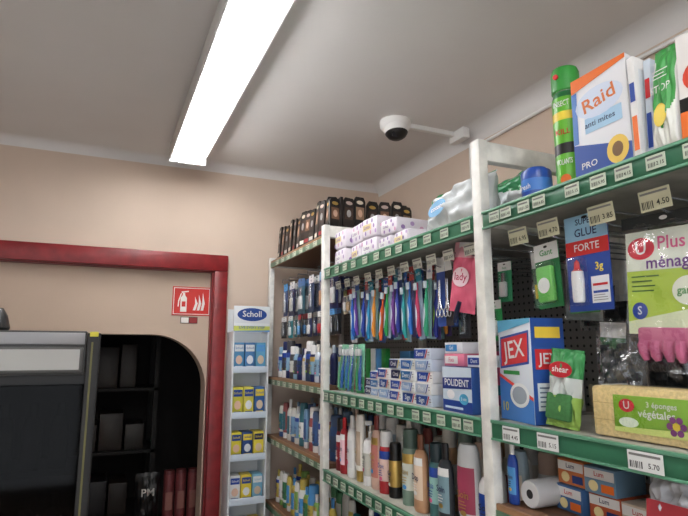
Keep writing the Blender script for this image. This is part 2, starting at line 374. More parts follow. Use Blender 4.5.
for xr in(.975,1.06,1.15,1.24):
    y=1.14
    while y<2.1:
        w=random.uniform(.048,.062)
        bottle(b,PX(xr,y,1.076,random.uniform(-15,15)),w,random.uniform(.18,.25),random.choice(pal),random.choice(pal),random.choice(pal+[GOLD]),random.choice((0,1,3)),plain=True)
        y+=w+random.uniform(.008,.03)
b.build()
def fillbottles(name,x,y0,y1,z,hmin,hmax,pal,rows=2,dx=.09,kinds=(0,1,3)):
    b=B(name)
    for r in range(rows):
        y=y0+.035
        while y<y1-.03:
            w=random.uniform(.045,.06)
            bottle(b,PX(x+r*dx,y,z,random.uniform(-12,12)),w,random.uniform(hmin,hmax),random.choice(pal),random.choice(pal+[WHITE]),random.choice(pal),random.choice(kinds),lab2=random.choice((BLUE,GOLD,None)),plain=r>0)
            y+=w+random.uniform(.006,.02)
    return b.build()
fillbottles("deodorant_cans",.925,2.19,3.04,1.401,.15,.2,[WHITE,C(130,166,190),NAVY,C(60,60,64),C(190,200,210),OFFW,C(40,60,90)],2,kinds=(1,1,0))
fillbottles("shower_gel_bottles",.925,2.19,3.04,1.086,.16,.21,[WHITE,C(60,90,140),C(110,146,180),C(140,74,74),C(70,90,124),OFFW,C(50,104,114),C(200,204,208)],3)
fillbottles("body_lotion_bottles",.925,2.19,3.04,.741,.16,.2,[C(120,160,80),WHITE,C(60,120,80),C(190,170,80),LBLUE,OFFW],2)
fillbottles("mouthwash_bottles",.93,1.13,2.1,.741,.18,.24,[TEAL,BLUE,GREEN,WHITE,PURP],2)

def blister(b,M,w,h,card,prod,top=None,win=True):
    b.box(-w/2,w/2,0,h,-.0015,0,card,0,M)
    b.rect(-w/2,h*.78,w/2,h,.0004,top or WHITE,M); b.ell(0,h*.94,w*.09,h*.018,.0008,BLACK,10,M)
    b.text(random.choice(("care","soin","Bic","pro","fresh")),0,h*.85,h*.08,.0008,card,w*.8,M)
    b.lines(-w*.44,-w*.30,h*.7,5,h*.08,h*.012,.0006,top or WHITE,M)
    if win:
        b.box(-w*.24,w*.24,h*.12,h*.5,.001,.012,prod,.004,M); b.box(-w*.1,w*.1,h*.45,h*.72,.001,.009,SILV,.002,M); b.box(-w*.30,w*.34,h*.08,h*.74,.0005,.016,CLEAR,.005,M)
b=B("razor_blister_packs")
for i,y in enumerate((2.26,2.4,2.55,2.7,2.85,2.97)):
    for k in range(3):
        blister(b,PX(.955+.03*k,y,1.74,random.uniform(-6,6)),.09,.185,(NAVY,C(34,50,100),C(36,60,100),C(34,84,100),NAVY,C(40,60,110))[i],(WHITE,C(190,140,96),SILV,WHITE,OFFW,SILV)[i],(WHITE,C(120,160,190),WHITE,C(60,100,150),WHITE,LBLUE)[i])
        if k<2: blister(b,PX(.955+.03*k,y+.02,1.615+.006*k,random.uniform(-8,8)),.07,.12,(BLACK,DGREY,NAVY,BLACK,TEAL,DGREY)[i],(SILV,RED,WHITE,LBLUE,WHITE,SILV)[i],(LBLUE,WHITE,OFFW,RED,WHITE,WHITE)[i])
b.build()

b=B("toothbrush_packs")
tb=[C(16,86,176),C(26,144,144),C(224,96,40),C(94,56,150),C(20,104,186),C(36,150,74),C(26,62,156),C(186,46,90),C(112,56,140),C(28,132,178),C(44,156,114),C(52,62,156),C(222,144,44)]
i=0
for n,y in enumerate((1.99,1.945,1.90,1.85,1.80,1.755,1.71,1.66,1.62,1.575,1.53,1.48,1.44)):
    for k in range(3):
        c=tb[i%len(tb)]; i+=1
        M=PX(.935+.035*k,y+random.uniform(-.008,.008),1.59+random.uniform(-.014,.014),random.uniform(-14,14),0,random.uniform(-7,7))
        b.box(-.017,.017,.188,.235,-.0012,0,(C(40,90,160),WHITE,C(30,130,150),C(190,64,60))[i%4],0,M)
        b.box(-.016,.016,.0,.188,-.0012,-.0004,(C(40,66,114),C(150,176,196),C(120,160,160),C(76,64,110))[(i//2)%4],0,M)
        b.text("soft",0,.212,.014,.0008,(WHITE,BLUE,WHITE,WHITE)[i%4],.03,M)
        b.tube([(0,.008,.008),(.001,.035,.012),(0,.08,.010),(0,.11,.011),(-.001,.14,.009),(0,.175,.009)],[.005,.0085,.0065,.0075,.0035,.004],c,10,M)
        b.tube([(.0,.035,.0175),(0,.075,.0165),(0,.11,.0165)],[.003,.0035,.002],(WHITE,C(200,210,220),LIME)[i%3],6,M)
        b.box(-.0065,.0065,.155,.182,.006,.011,c,.002,M); b.box(-.0055,.0055,.157,.18,.011,.020,C(220,232,240),.001,M)
b.build()
b=B("manicure_scissors_packs")
for y,cd in((1.375,C(40,70,140)),(1.335,C(26,26,30))):
    for k in range(2):
        M=PX(.935+.05*k,y,1.62,random.uniform(-8,8)); b.box(-.022,.022,0,.21,-.0012,0,cd,0,M)
        b.rect(-.022,.165,.022,.21,.0004,C(220,220,216),M)
        for sgn in(-1,1):
            b.tube([(sgn*.010+.009*math.cos(t),.04+.013*math.sin(t),.006) for t in [6.2832*q/10 for q in range(11)]],.002,SILV,6,M)
            b.tube([(sgn*.008,.053,.006),(-sgn*.002,.09,.006),(-sgn*.004,.14,.006)],[.003,.0035,.001],SILV,6,M)
b.build()
b=B("razor_pack")
pk=C(226,104,132)
b.pouch(.10,.20,.028,lambda u,v:(pk if v<.55 else C(230,168,178)),T(0,0,0))
b.ell(0,.10,.032,.028,.0175,C(240,214,220)); b.text("lady",0,.10,.03,.0182,C(180,24,80),.055)
b.tube([(-.02,-.03,.004),(-.01,.0,.01),(.0,.03,.012)],[.006,.007,.006],C(20,30,60),8); b.box(-.03,.03,.165,.2,-.002,.003,WHITE)
b.build(PX(.93,1.268,1.655,10,0,-10))
b=B("dental_floss_packs")
for k,(y,z,cd,pr) in enumerate(((1.33,1.585,C(60,62,66),SILV),(1.26,1.575,C(110,180,164),WHITE),(1.19,1.575,C(44,150,80),WHITE),(1.17,1.68,C(60,150,104),WHITE))):
    blister(b,PX(.985+.02*(k%2),y,z,0,0,random.uniform(-6,6)),.055,.11,cd,pr,WHITE)
b.build()
b=B("cotton_bud_cards")
for k,(y,cd) in enumerate(((2.09,CREAM),(2.055,C(190,200,210)),(2.04,YEL),(2.07,WHITE))):
    blister(b,PX(.94+.03*(k//2),y,1.70-.12*(k==3),0),.05,.10,cd,(WHITE,TAN,WHITE,LBLUE)[k],(C(120,120,60),RED,WHITE,BLUE)[k])
b.build()

b=B("toothbrush_tumbler_packs")
for i,(y,c1,c2) in enumerate(((2.09,C(90,170,120),WHITE),(2.04,C(40,124,184),YEL),(1.995,C(64,160,106),WHITE),(1.95,C(200,60,66),WHITE),(1.915,C(50,150,92),LBLUE))):
    M=PX(.92+.012*(i%2),y,1.388,random.uniform(-10,10),4,random.uniform(-5,5))
    b.box(-.024,.024,0,.185,-.002,0,WHITE if i%2 else C(130,194,160),0,M); b.rect(-.024,0,.024,.06,.0005,c1,M); b.text("kids",0,.03,.02,.001,WHITE,.04,M)
    for s in(-.011,.011):
        b.tube([(s,.01,.009),(s,.07,.011),(s,.12,.008),(s,.16,.008)],[.005,.0065,.003,.003],c1 if s<0 else C(34,90,170),8,M); b.box(s-.005,s+.005,.14,.165,.008,.018,WHITE,.001,M)
    b.box(-.022,.022,.006,.176,.0008,.02,CLEAR,.006,M)
for i in range(4):
    M=PX(1.04,2.09-.048*i,1.386); b.box(-.02,.02,0,.17,-.02,0,(GREEN,WHITE,LBLUE)[i%3],.002,M)
b.build()
def tpdec(c1,c2,t):
    def f(b,M,w,h):
        b.poly([(-w/2,.1*h),(w*.1,.1*h),(w*.25,.9*h),(-w/2,.9*h)],.0009,c1,M); b.poly([(w*.14,.1*h),(w*.2,.1*h),(w*.35,.9*h),(w*.29,.9*h)],.0009,c2,M)
        b.text(t,-w*.14,h*.5,h*.62,.0014,WHITE,w*.5,M); b.lines(w*.34,w*.47,h*.6,2,h*.22,h*.08,.0012,GREY,M)
    return f
b=B("toothpaste_boxes")
sty=[(BLUE,RED,"Sensi"),(C(30,90,160),LBLUE,"White"),(C(140,166,200),BLUE,"Fresh"),(C(46,106,160),BLUE,"Dent"),(NAVY,YEL,"Oral"),(C(176,188,204),BLUE,"Plus"),(C(34,70,140),RED,"Sign")]
for (y,nz,w,x) in((1.85,2,.07,.92),(1.775,3,.07,.91),(1.69,3,.08,.90),(1.60,4,.085,.895),(1.51,4,.085,.89),(1.415,5,.09,.885)):
    for k in range(nz):
        s=random.choice(sty); h=.034-.004*(w<.08)
        carton(b,PX(x+random.uniform(0,.012),y+random.uniform(-.004,.004),1.386+k*h,random.uniform(-3,3)),w,h-.0008,.14,random.choice((WHITE,OFFW,WHITE,C(196,208,222))),tpdec(*s))
b.build()
b=B("denture_cleaner_box")
b.box(-.0725,.0725,0,.118,-.07,0,C(44,88,160),.001)
b.rect(-.0725,.03,.0725,.118,.0009,C(200,214,226)); b.rect(-.0725,0,.0725,.03,.0011,C(30,62,140))
b.poly([(-.0725,.058),(.0725,.064),(.0725,.094),(-.0725,.088)],.0014,C(32,54,130)); b.text("POLIDENT",0,.076,.026,.002,WHITE,.125)
b.ell(-.03,.045,.02,.012,.0016,C(236,236,240)); b.ell(.035,.036,.022,.014,.0017,C(76,164,200)); b.text("3 min",.035,.036,.012,.0022,WHITE,.03); b.rect(-.06,.008,.03,.014,.0016,C(190,210,230))
b.build(PX(.885,1.24,1.386,-4))
b=B("medicine_cartons")
for k,(y,z,w,h,c,a,t) in enumerate(((1.27,1.506,.10,.034,C(214,120,146),WHITE,"Fixa"),(1.17,1.506,.085,.03,C(224,230,234),BLUE,"Dent"),(1.27,1.541,.09,.03,C(224,224,230),C(60,130,190),"Gel"))):
    M=PX(.90,y,z,-3); b.box(-w/2,w/2,0,h,-.06,0,c,.001,M); b.rect(-w*.45,h*.2,w*.2,h*.8,.0012,a,M); b.text(t,-w*.12,h*.5,h*.5,.0018,c,w*.5,M)
for k in range(9):
    M=PX(1.10,1.16+.09*k,1.386); b.box(-.04,.04,0,.10+.03*(k%3),-.12,0,(WHITE,C(210,220,235),PINK,LBLUE,OFFW)[k%5],.001,M); b.rect(-.035,.03,.035,.06,.0012,(BLUE,RED,TEAL)[k%3],M)
b.build()

# ---- bay 2 top
b=B("tissue_packs")
def tissue(b,M,w,h,d,i):
    b.box(-w/2,w/2,0,h,-d,0,C(222,216,224),.012,M)
    pr=(C(150,120,172),C(170,140,188),C(200,150,180),C(140,120,170))
    for q in range(9):
        b.ell(-w*.42+q*w*.105,h*(.22+.28*((q*2+i)%3)),w*.05,h*.11,.0008,pr[(q+i)%4],12,M)
    b.rect(-w*.38,h*.36,w*.16,h*.66,.0014,(WHITE,C(222,206,150))[i%2],M); b.text("Lotus",-w*.11,h*.51,h*.26,.002,PURP,w*.45,M)
    MM=M@T(w/2+.0006,0,0)@Ry(90)
    for q in range(4): b.ell(d*(.15+.22*q),h*(.35+.25*(q%2)),d*.05,h*.14,.0006,pr[q],12,MM)
for i,(y,z) in enumerate(((2.06,1.892),(1.93,1.892),(1.80,1.892),(2.055,1.972),(1.925,1.972),(1.795,1.972))): tissue(b,PX(.895+.008*((i*2)%3),y,z,random.uniform(-6,6)),.12,.078,.20,i)
for i,(y,z) in enumerate(((1.67,1.892),(1.555,1.892),(1.64,1.952))): tissue(b,PX(.90,y,z,random.uniform(-6,6)),.108,.058,.18,i)
b.build()
b=B("hair_accessory_packs")
def hair(b,M,i):
    w=.058;h=.175+.02*((i*7)%3)/2
    b.prism([(-w/2,0),(w/2,0),(w/2,h*.9),(w*.35,h),(-w*.35,h),(-w/2,h*.9)],-.012,0,(C(20,18,18,.35),C(34,28,26,.35),C(20,18,18,.35))[i%3],M)
    b.ell(0,h*.86,w*.3,h*.05,.0006,(GOLD,C(180,160,150),C(200,190,170))[i%3],14,M)
    b.rect(-w*.36,h*.42,w*.36,h*.74,.0006,(C(110,80,60),C(60,44,36),C(130,104,84),C(50,34,30))[i%4],M); b.rect(-w*.36,h*.1,w*.36,h*.2,.0006,(C(190,190,186),C(150,40,50),C(220,214,200))[i%3],M)
    b.ell(0,h*.58,w*.2,h*.1,.001,(C(190,156,134),C(150,150,150))[i%2],12,M)
for i in range(12): hair(b,PX(.91,2.25+.067*i,2.067,random.uniform(-10,10),4,random.uniform(-3,3)),i)
for i in range(12): hair(b,PX(.96,2.24+.067*i,2.067,random.uniform(-10,10),4),i+1)
for i in range(7): hair(b,PY(.94+.063*i,2.205,2.067,random.uniform(-14,14),5,random.uniform(-6,6)),i)
for i in range(7): hair(b,PY(.96+.063*i,2.25,2.067,random.uniform(-12,12),5,random.uniform(-4,4)),i+2)
b.build()
PLB=C(214,220,222,.25,kind="film"); PGB=C(48,134,84,.25,kind="film")
b=B("cotton_wool_bag")
b.pouch(.30,.165,.14,lambda u,v: PGB if (v>.55+.45*u) or v<-.82 else PLB,wr=.004,seed=2,nu=60,nv=50); b.ell(-.02,.07,.045,.028,.080,C(40,130,180)); b.text("coton",-.02,.07,.024,.0815,WHITE,.07)
b.build(PX(.975,1.325,1.895,0,14,7))
b=B("wet_wipes_bag"); b.pouch(.30,.20,.11,lambda u,v:(PGB if v>.3-.3*u else PLB),wr=.004,seed=5,nu=60,nv=50); b.build(PX(1.14,1.27,1.895,-6,6,4))
b=B("kitchen_roll_bag"); b.pouch(.24,.15,.10,lambda u,v:(PGB if v>.1+.3*u else (PLB if v>-.6 else PGB)),wr=.004,seed=8,nu=50,nv=40); b.build(PY(1.19,.99,1.894,0,5,-4))

# ---- bay 1 top shelf
b=B("insecticide_spray_can")
g=C(96,178,48,.3); gd=C(24,104,52,.3)
def sc_(k,a): return [gd,gd,g,g,BLACK,g,YEL,g,gd,SILV,C(46,142,54),C(46,142,54),C(46,142,54),C(46,142,54)][min(k,13)]
R_=.0325
b.lathe([(0,0),(R_*.98,0),(R_,.006),(R_,.05),(R_,.09),(R_,.115),(R_,.17),(R_,.19),(R_,.225),(R_*.85,.240),(R_*.86,.241),(R_*.97,.244),(R_*.95,.29),(R_*.85,.30),(0,.30)],sc_,T(0,0,-R_),28)
b.lathe([(0,.0),(.006,0),(.006,.004),(0,.004)],RED,T(-.008,.275,-R_+.0305)@Rx(90),12)
for k,(t,yy) in enumerate((("INSECT",.207),("KILL",.14),("VOLANTS",.07))): b.text(t,0,yy,.018,.0012,(WHITE,RED,WHITE)[k],.036)
b.ell(0,.03,.012,.012,.0012,ORANGE)
b.build(PX(.915,.848,1.892,20))
b=B("air_freshener_can"); bb=C(34,74,160,.3)
b.lathe([(0,0),(.034,0),(.036,.004),(.036,.03),(.036,.06),(.036,.078),(.034,.083),(.026,.085),(.024,.09),(0,.09)],lambda k,a: bb if k not in(3,) else C(60,120,200),T(0,0,-.036),26); b.text("fresh",0,.04,.018,.0012,WHITE,.04)
b.build(PX(.90,.958,1.892))
b=B("insecticide_box")
b.box(-.065,.065,0,.245,-.045,0,C(226,228,232),.001)
b.poly([(-.065,0),(.065,0),(.065,.05),(-.065,.09)],.0009,C(34,72,150)); b.poly([(-.065,.212),(.065,.235),(.065,.245),(-.065,.245)],.001,ORANGE); b.rect(-.065,.09,-.052,.212,.0011,C(76,120,184))
b.ell(-.0,.170,.056,.035,.0013,C(204,216,234)); b.text("Raid",-.0,.172,.046,.0018,C(206,110,50),.085,rot=10); b.rect(-.035,.105,.05,.14,.0012,C(160,196,222)); b.text("anti mites",0,.123,.018,.0016,NAVY,.075); b.ell(.035,.045,.024,.03,.0014,C(220,186,84)); b.ell(.035,.045,.012,.016,.0018,C(110,80,50)); b.text("PRO",-.03,.035,.02,.0015,WHITE,.045)
D2=T(.0659,0,0)@Ry(90)
b.rect(.003,.01,.042,.235,0,C(218,222,228),D2); b.rect(.008,.15,.037,.20,.0004,ORANGE,D2); b.rect(.008,.03,.037,.10,.0004,BLUE,D2); b.text("Raid",.0225,.12,.022,.0008,RED,.034,D2)
b.build(PX(.90,.738,1.895,4,5,3))
b=B("insect_trap_cartons")
for i,(y,c,w) in enumerate(((.660,WHITE,.015),(.642,C(206,218,230),.014))):
    M=PX(.90+.012*i,y,1.892,0,3,2-2*i); b.box(-w/2,w/2,0,.225-.015*i,-.15,0,c,.0008,M); b.rect(-w*.35,.03,w*.35,.10,.001,(ORANGE,BLUE,GREEN)[i],M); b.rect(-w*.35,.13,w*.35,.17,.001,(BLUE,RED,BLUE)[i],M)
    MM=M@T(w/2+.0009,0,0)@Ry(90); b.rect(.01,.02,.14,.20,0,C(222,226,228),MM); b.rect(.02,.04,.13,.10,.0004,(LBLUE,ORANGE)[i],MM); b.text("piège",.075,.15,.03,.0008,BLUE,.1,MM)
b.build()
def mp(u,v):
    if abs(u)>.86 and v<.8: return WHITE
    return C(58,150,68) if (v>-.55+.9*abs(u)*.6) else C(228,230,222)
b=B("moth_repellent_pouch")
b.pouch(.058,.205,.03,mp,nu=36,nv=40); b.text("STOP",0,.12,.02,.0185,WHITE,.042); b.ell(0,.07,.014,.022,.018,YEL); b.lines(-.018,.018,.155,3,.007,.002,.0175,WHITE)
b.build(PX(.90,.603,1.894,-8,4,-3))
b=B("mouse_trap_box")
b.box(-.06,.06,0,.205,-.045,0,C(228,226,222),.001); b.rect(-.06,.0,.06,.06,.0009,ORANGE); b.rect(-.06,.06,.06,.085,.0009,BLACK); b.ell(-.02,.12,.032,.03,.0012,C(200,66,44)); b.text("SOURIS",0,.175,.022,.0013,RED,.10); b.text("x2",.03,.03,.03,.0013,WHITE)
b.build(PX(.89,.505,1.892,5,3))
b=B("moth_repellent_pouch"); b.pouch(.058,.21,.03,mp,nu=36,nv=40,seed=3); b.text("STOP",0,.12,.02,.0185,WHITE,.042); b.build(PX(.965,.575,1.894,-10,3,3))

# ---- bay 1 hanging
b=B("shoe_insert_pack")
b.box(-.037,.037,0,.15,-.002,0,C(44,120,70)); b.rect(-.037,.11,.037,.15,.0005,WHITE); b.text("Gant",0,.128,.02,.001,GREEN,.06); b.box(-.024,.024,.012,.095,.001,.016,C(110,190,92),.006); b.ell(0,.05,.018,.018,.0165,WHITE); b.box(-.031,.031,.006,.103,.0008,.02,CLEAR,.006); b.ell(0,.142,.006,.003,.001,BLACK)
b.build(PX(.93,.93,1.645,0,0,3))
b=B("glue_blister_pack")
b.box(-.055,.055,0,.205,-.002,0,C(28,62,140)); b.rect(-.055,.15,.055,.205,.0005,C(150,194,220)); b.text("SUPER",0,.19,.018,.001,NAVY,.09); b.rect(-.055,.118,.055,.15,.0006,C(200,44,42)); b.text("GLUE",0,.166,.024,.0012,NAVY,.09); b.text("FORTE",0,.134,.022,.0012,WHITE,.09)
b.lathe([(0,0),(.011,0),(.012,.005),(.013,.05),(.012,.065),(.006,.07),(.005,.085),(.0,.09)],lambda k,a:(WHITE if k<4 else RED),T(-.018,.018,.012),14); b.text("3g",.028,.09,.022,.001,YEL); b.rect(.006,.015,.05,.07,.0008,C(222,224,228)); b.rect(.010,.05,.046,.055,.0012,RED)
b.rect(.010,.035,.046,.04,.0012,BLUE); b.lines(.010,.046,.030,3,.005,.0015,.0012,GREY); b.box(-.04,.002,.01,.112,.0008,.028,CLEAR,.006); b.ell(0,.199,.008,.003,.001,BLACK)
b.build(PX(.92,.812,1.630,0,0,0))
b=B("adhesive_pack"); b.box(-.04,.04,0,.16,-.002,0,C(70,124,62)); b.rect(-.04,.11,.04,.16,.0005,C(220,220,214)); b.lathe([(0,0),(.008,0),(.009,.06),(.003,.08),(0,.085)],C(204,204,66),T(0,.012,.01),10); b.box(-.03,.03,.006,.1,.0008,.02,CLEAR,.005); b.build(PX(.965,.87,1.63))
b=B("cleaning_cloth_packs")
for k,(x,y,z,w,h,c,a) in enumerate(((1.0,1.01,1.655,.075,.14,C(60,110,84),YEL),(1.05,.95,1.62,.10,.15,C(150,160,160),RED),(1.0,.735,1.60,.06,.17,C(90,120,60),WHITE),(1.12,.80,1.66,.10,.14,C(190,180,90),GREEN),(1.02,.855,1.50,.07,.11,C(70,120,80),WHITE),(1.03,.58,1.62,.09,.18,C(60,90,130),YEL))):
    M=PX(x,y,z,random.uniform(-14,14),0,random.uniform(-5,5)); b.pouch(w,h,.022,lambda u,v:(c if v<.4 else WHITE),M,wr=.002,seed=k,nu=18,nv=20); b.rect(-w*.3,h*.15,w*.3,h*.4,.0145,a,M); b.text("net",0,h*.27,h*.12,.015,NAVY,w*.5,M)
    b.pouch(w*1.1,h*1.08,.032,CLEAR,M,wr=.003,seed=k+4,nu=12,nv=12)
b.build()
b=B("rubber_gloves_pack")
lg=C(172,198,76)
b.box(-.08,.08,.062,.255,-.002,0,lg); b.rect(-.08,.18,.08,.255,.0005,C(222,228,212)); b.poly([(-.08,.062),(.08,.062),(.08,.115),(-.08,.085)],.0006,C(216,226,190))
b.ell(-.048,.222,.028,.021,.001,C(206,34,58)); b.text("U",-.048,.222,.036,.0015,WHITE); b.text("Plus",.012,.228,.034,.001,C(216,84,138),.06); b.text("ménage",.01,.193,.032,.001,C(106,54,136),.12)
b.ell(-.055,.105,.016,.016,.001,BLUE); b.text("S",-.055,.105,.022,.0015,WHITE); b.ell(.04,.140,.03,.026,.001,C(232,236,218)); b.text("gants",.04,.140,.02,.0015,GREEN,.045)
b.lines(-.07,-.01,.168,4,.009,.0025,.001,C(70,110,50))
gp=C(184,96,130,.55)
b.box(-.060,.056,.03,.075,-.008,.006,gp,.006)
for k in range(5): b.tube([(-.046+.023*k,.05,.0),(-.049+.024*k,.04,.002),(-.048+.024*k,.028-.005*(k%2),.002),(-.045+.023*k,.014,.001)],[.011,.0115,.010,.005],gp,10)
b.pouch(.175,.275,.045,CLEAR,T(0,-.005,0),wr=.003,nu=12,nv=14)
b.box(-.0875,.0875,.262,.285,-.001,.001,C(40,44,44)); b.ell(0,.275,.008,.004,.0014,WHITE)
b.build(PX(.925,.655,1.515,0,0,-3))
b=B("black_glove_bags")
for (x,y,z,w,h,s) in((1.16,1.0,1.60,.14,.12,1),(1.09,.78,1.46,.12,.15,2),(1.12,.9,1.52,.16,.16,3),(.99,.52,1.5,.14,.3,4)):
    M=PX(x,y,z,random.uniform(-10,10)); b.pouch(w*.8,h*.8,.02,C(34,36,38,.35,kind="film"),M@T(0,.1*h,0),seed=s,wr=.003); b.pouch(w,h,.032,CLEAR,M,seed=s,wr=.003,nu=10,nv=12)
b.build()

# ---- bay 1 lower display shelf
b=B("soap_pad_box")
b.box(-.07,.07,0,.235,-.085,0,C(216,224,232),.001)
b.poly([(-.07,.0),(.07,0),(.07,.05),(-.07,.10)],.0009,C(64,120,190)); b.poly([(-.07,.10),(.07,.05),(.07,.058),(-.07,.108)],.001,C(220,64,52)); b.poly([(-.07,.205),(.07,.225),(.07,.235),(-.07,.235)],.001,C(94,174,210))
b.poly([(-.064,.118),(.060,.132),(.064,.208),(-.06,.194)],.0012,C(34,78,160)); b.poly([(-.058,.124),(.055,.137),(.058,.202),(-.055,.189)],.0015,C(204,40,46)); b.text("JEX",0,.163,.058,.002,WHITE,.10,rot=6); b.ell(.015,.06,.04,.028,.0014,C(232,236,236)); b.ell(.015,.06,.03,.02,.0018,C(150,160,170)); b.text("10",-.048,.03,.03,.0016,YEL); b.rect(-.05,.106,.02,.115,.0016,GREEN)
D2=T(.0709,0,0)@Ry(90)
b.rect(.0,.0,.085,.235,0,C(34,76,150),D2); b.rect(.008,.12,.077,.165,.0004,C(204,40,46),D2); b.text("JEX",.0425,.143,.034,.0008,WHITE,.06,D2); b.rect(.01,.03,.075,.09,.0004,C(216,224,230),D2)
for q in range(5): b.rect(.015,.038+.01*q,.068,.041+.01*q,.0008,C(80,100,130),D2)
b.rect(.01,.19,.075,.215,.0004,C(228,196,66),D2)
b.build(PX(.895,1.02,1.387,-10))
b=B("scouring_sponge_pack")
b.pouch(.08,.165,.04,lambda u,v: (C(60,140,80) if v>.3 else (C(144,180,84) if v<-.2 else C(196,202,198))),seed=4,wr=.003,nu=24,nv=30); b.ell(0,.12,.028,.017,.024,C(180,28,42)); b.text("shear",0,.12,.018,.0248,WHITE,.046); b.box(-.03,.03,.015,.07,.012,.024,C(60,116,62,.8,kind="sponge"),.005)
b.build(PX(.905,.895,1.388,10,6,-5))
b=B("steel_wool_bag"); b.pouch(.10,.175,.05,C(60,64,66,.3,kind="film"),wr=.004,seed=9); b.pouch(.115,.19,.07,CLEAR,wr=.004,seed=6); b.rect(-.03,.05,.03,.09,.036,C(190,194,190)); b.build(PX(1.00,.81,1.390,5,4,4))
b=B("sponge_pack")
SP=C(232,206,146,.85,kind="sponge")
b.box(-.10,.10,0,.094,-.08,-.001,SP,.006)
for q in(.0315,.063): b.box(-.1003,.1003,q-.0005,q+.0005,-.0803,-.0007,C(190,160,104))
lg=C(128,178,50); b.box(-.05,.10,.014,.080,-.001,.0012,lg,.0005); b.poly([(-.05,.014),(.10,.014),(.10,.028),(-.05,.022)],.0018,C(208,220,124))
b.ell(-.022,.062,.016,.012,.002,C(198,34,52)); b.text("U",-.022,.062,.02,.0024,WHITE); b.text("3 éponges",.045,.066,.014,.002,WHITE,.075); b.text("végétales",.035,.050,.019,.002,WHITE,.085)
for q in range(6):
    a=q*math.pi/3; b.ell(.07+.012*math.cos(a),.034+.012*math.sin(a),.006,.006,.0022,C(120,50,120),10)
b.ell(.07,.034,.007,.007,.0026,YEL,10); b.ell(-.02,.032,.02,.009,.002,C(226,236,216)); b.box(-.103,.103,-.0,.0975,-.083,.004,CLEAR,.005)
b.build(PX(.90,.708,1.387,2))
b=B("sponge_pack"); b.box(-.07,.07,0,.085,-.09,-.001,C(224,196,130,.85,kind="sponge"),.006); b.rect(-.06,.02,.05,.07,.0005,C(60,140,190)); b.box(-.073,.073,0,.089,-.094,.004,CLEAR,.005); b.build(PX(.90,.50,1.387))

# ---- bay 1 low shelf (z 1.20)
b=B("light_bulb_boxes")
for i,(y,z) in enumerate(((.945,1.202),(.86,1.202),(.86,1.256),(.945,1.256),(.775,1.202))):
    M=PX(.96+.01*(i%2),y,z,random.uniform(-3,3)); c=(C(64,106,156),C(190,92,56),C(110,144,170),C(204,118,66),C(204,186,168))[i]
    b.box(-.038,.038,0,.053,-.09,0,c,.001,M); b.rect(-.036,.03,.036,.049,.0012,WHITE,M); b.text("Lum",0,.04,.014,.0016,(RED,NAVY)[i%2],.05,M); b.ell(-.015,.016,.012,.011,.0014,C(230,214,158),14,M); b.rect(.004,.006,.034,.022,.0014,(ORANGE,C(40,60,120))[i%2],M)
b.build()
b=B("garbage_bag_roll")
b.lathe([(.0,0.002),(.010,.002),(.010,0),(.028,0),(.030,.004),(.030,.086),(.028,.09),(0,.09)],lambda k,a:(DGREY if k<2 else C(216,218,220,.4)),T(.90,1.0,1.232)@Matrix.Rotation(math.radians(-90),4,'Z'),22)
b.build()
b=B("plastic_sachets_bag"); b.pouch(.12,.13,.05,C(200,204,210,.2,kind="film"),wr=.004,seed=3,nu=24,nv=24); b.rect(-.04,.04,.04,.08,.035,C(180,60,70)); b.build(PX(.94,.68,1.204,0,8))
b=B("dish_soap_bottles")
for y,c in((1.045,BLUE),): bottle(b,PX(.885,y,1.202),.03,.135,c,WHITE,LBLUE,0)
bottle(b,PX(.93,.585,1.202),.05,.14,GREEN,WHITE,YEL,0); bottle(b,PX(.93,.53,1.202),.05,.14,ORANGE,WHITE,YEL,0)
b.build()
lb.build(parent=sh)

# ------------------------------------------------------------------ foot care display
e=empty("foot_care_display"); DW=C(220,224,226,.35)
x0,x1,y0,y1=.655,.857,2.95,3.105
b=B("stand")
b.box(x0,x0+.008,y0,y1,0,1.65,DW,.001); b.box(x1-.008,x1,y0,y1,0,1.65,DW,.001); b.box(x0,x1,y1-.006,y1,0,1.78,DW); b.box(x0,x1,y0,y1,0,.12,DW,.002)
for z in(1.44,1.20,.985,.765,.52,.30): b.box(x0+.008,x1-.008,y0+.004,y1-.006,z-.006,z,DW); b.box(x0+.008,x1-.008,y0-.004,y0+.004,z-.012,z+.022,C(206,218,230,.3),.001)
b.build(parent=e)
b=B("header"); M=PY((x0+x1)/2,y0-.004,1.65); b.box(-.101,.101,0,.14,-.012,0,DW,.002,M)
b.ell(0,.093,.083,.036,.0008,C(24,66,140),32,M); b.text("Scholl",0,.095,.046,.0014,WHITE,.13,M)
b.rect(-.101,.0,.101,.046,.0008,C(192,202,96),M); b.rect(-.101,.03,.101,.046,.001,C(232,236,236),M); b.text("LIVE EVERY STEP",0,.022,.02,.0014,C(30,100,150),.18,M); b.poly([(-.101,0),(.101,0),(.101,.008),(-.101,.003)],.0016,LBLUE,M)
b.build(parent=e)
b=B("foot_care_boxes")
rows=[(1.44,.15,[(C(74,136,180),WHITE),(C(64,118,170),WHITE),(C(92,156,190),LBLUE)]),(1.20,.15,[(C(206,198,66),BLUE),(C(218,206,84),BLUE),(C(44,90,150),YEL)]),(.985,.13,[(C(222,206,58),BLUE),(C(34,70,130),YEL),(C(218,198,64),NAVY)]),(.765,.13,[(WHITE,BLUE),(YEL,BLUE),(C(120,174,200),WHITE)]),(.52,.15,[(C(60,120,180),WHITE),(WHITE,LBLUE),(YEL,BLUE)]),(.30,.15,[(BLUE,WHITE),(WHITE,TEAL),(BLUE,YEL)])]
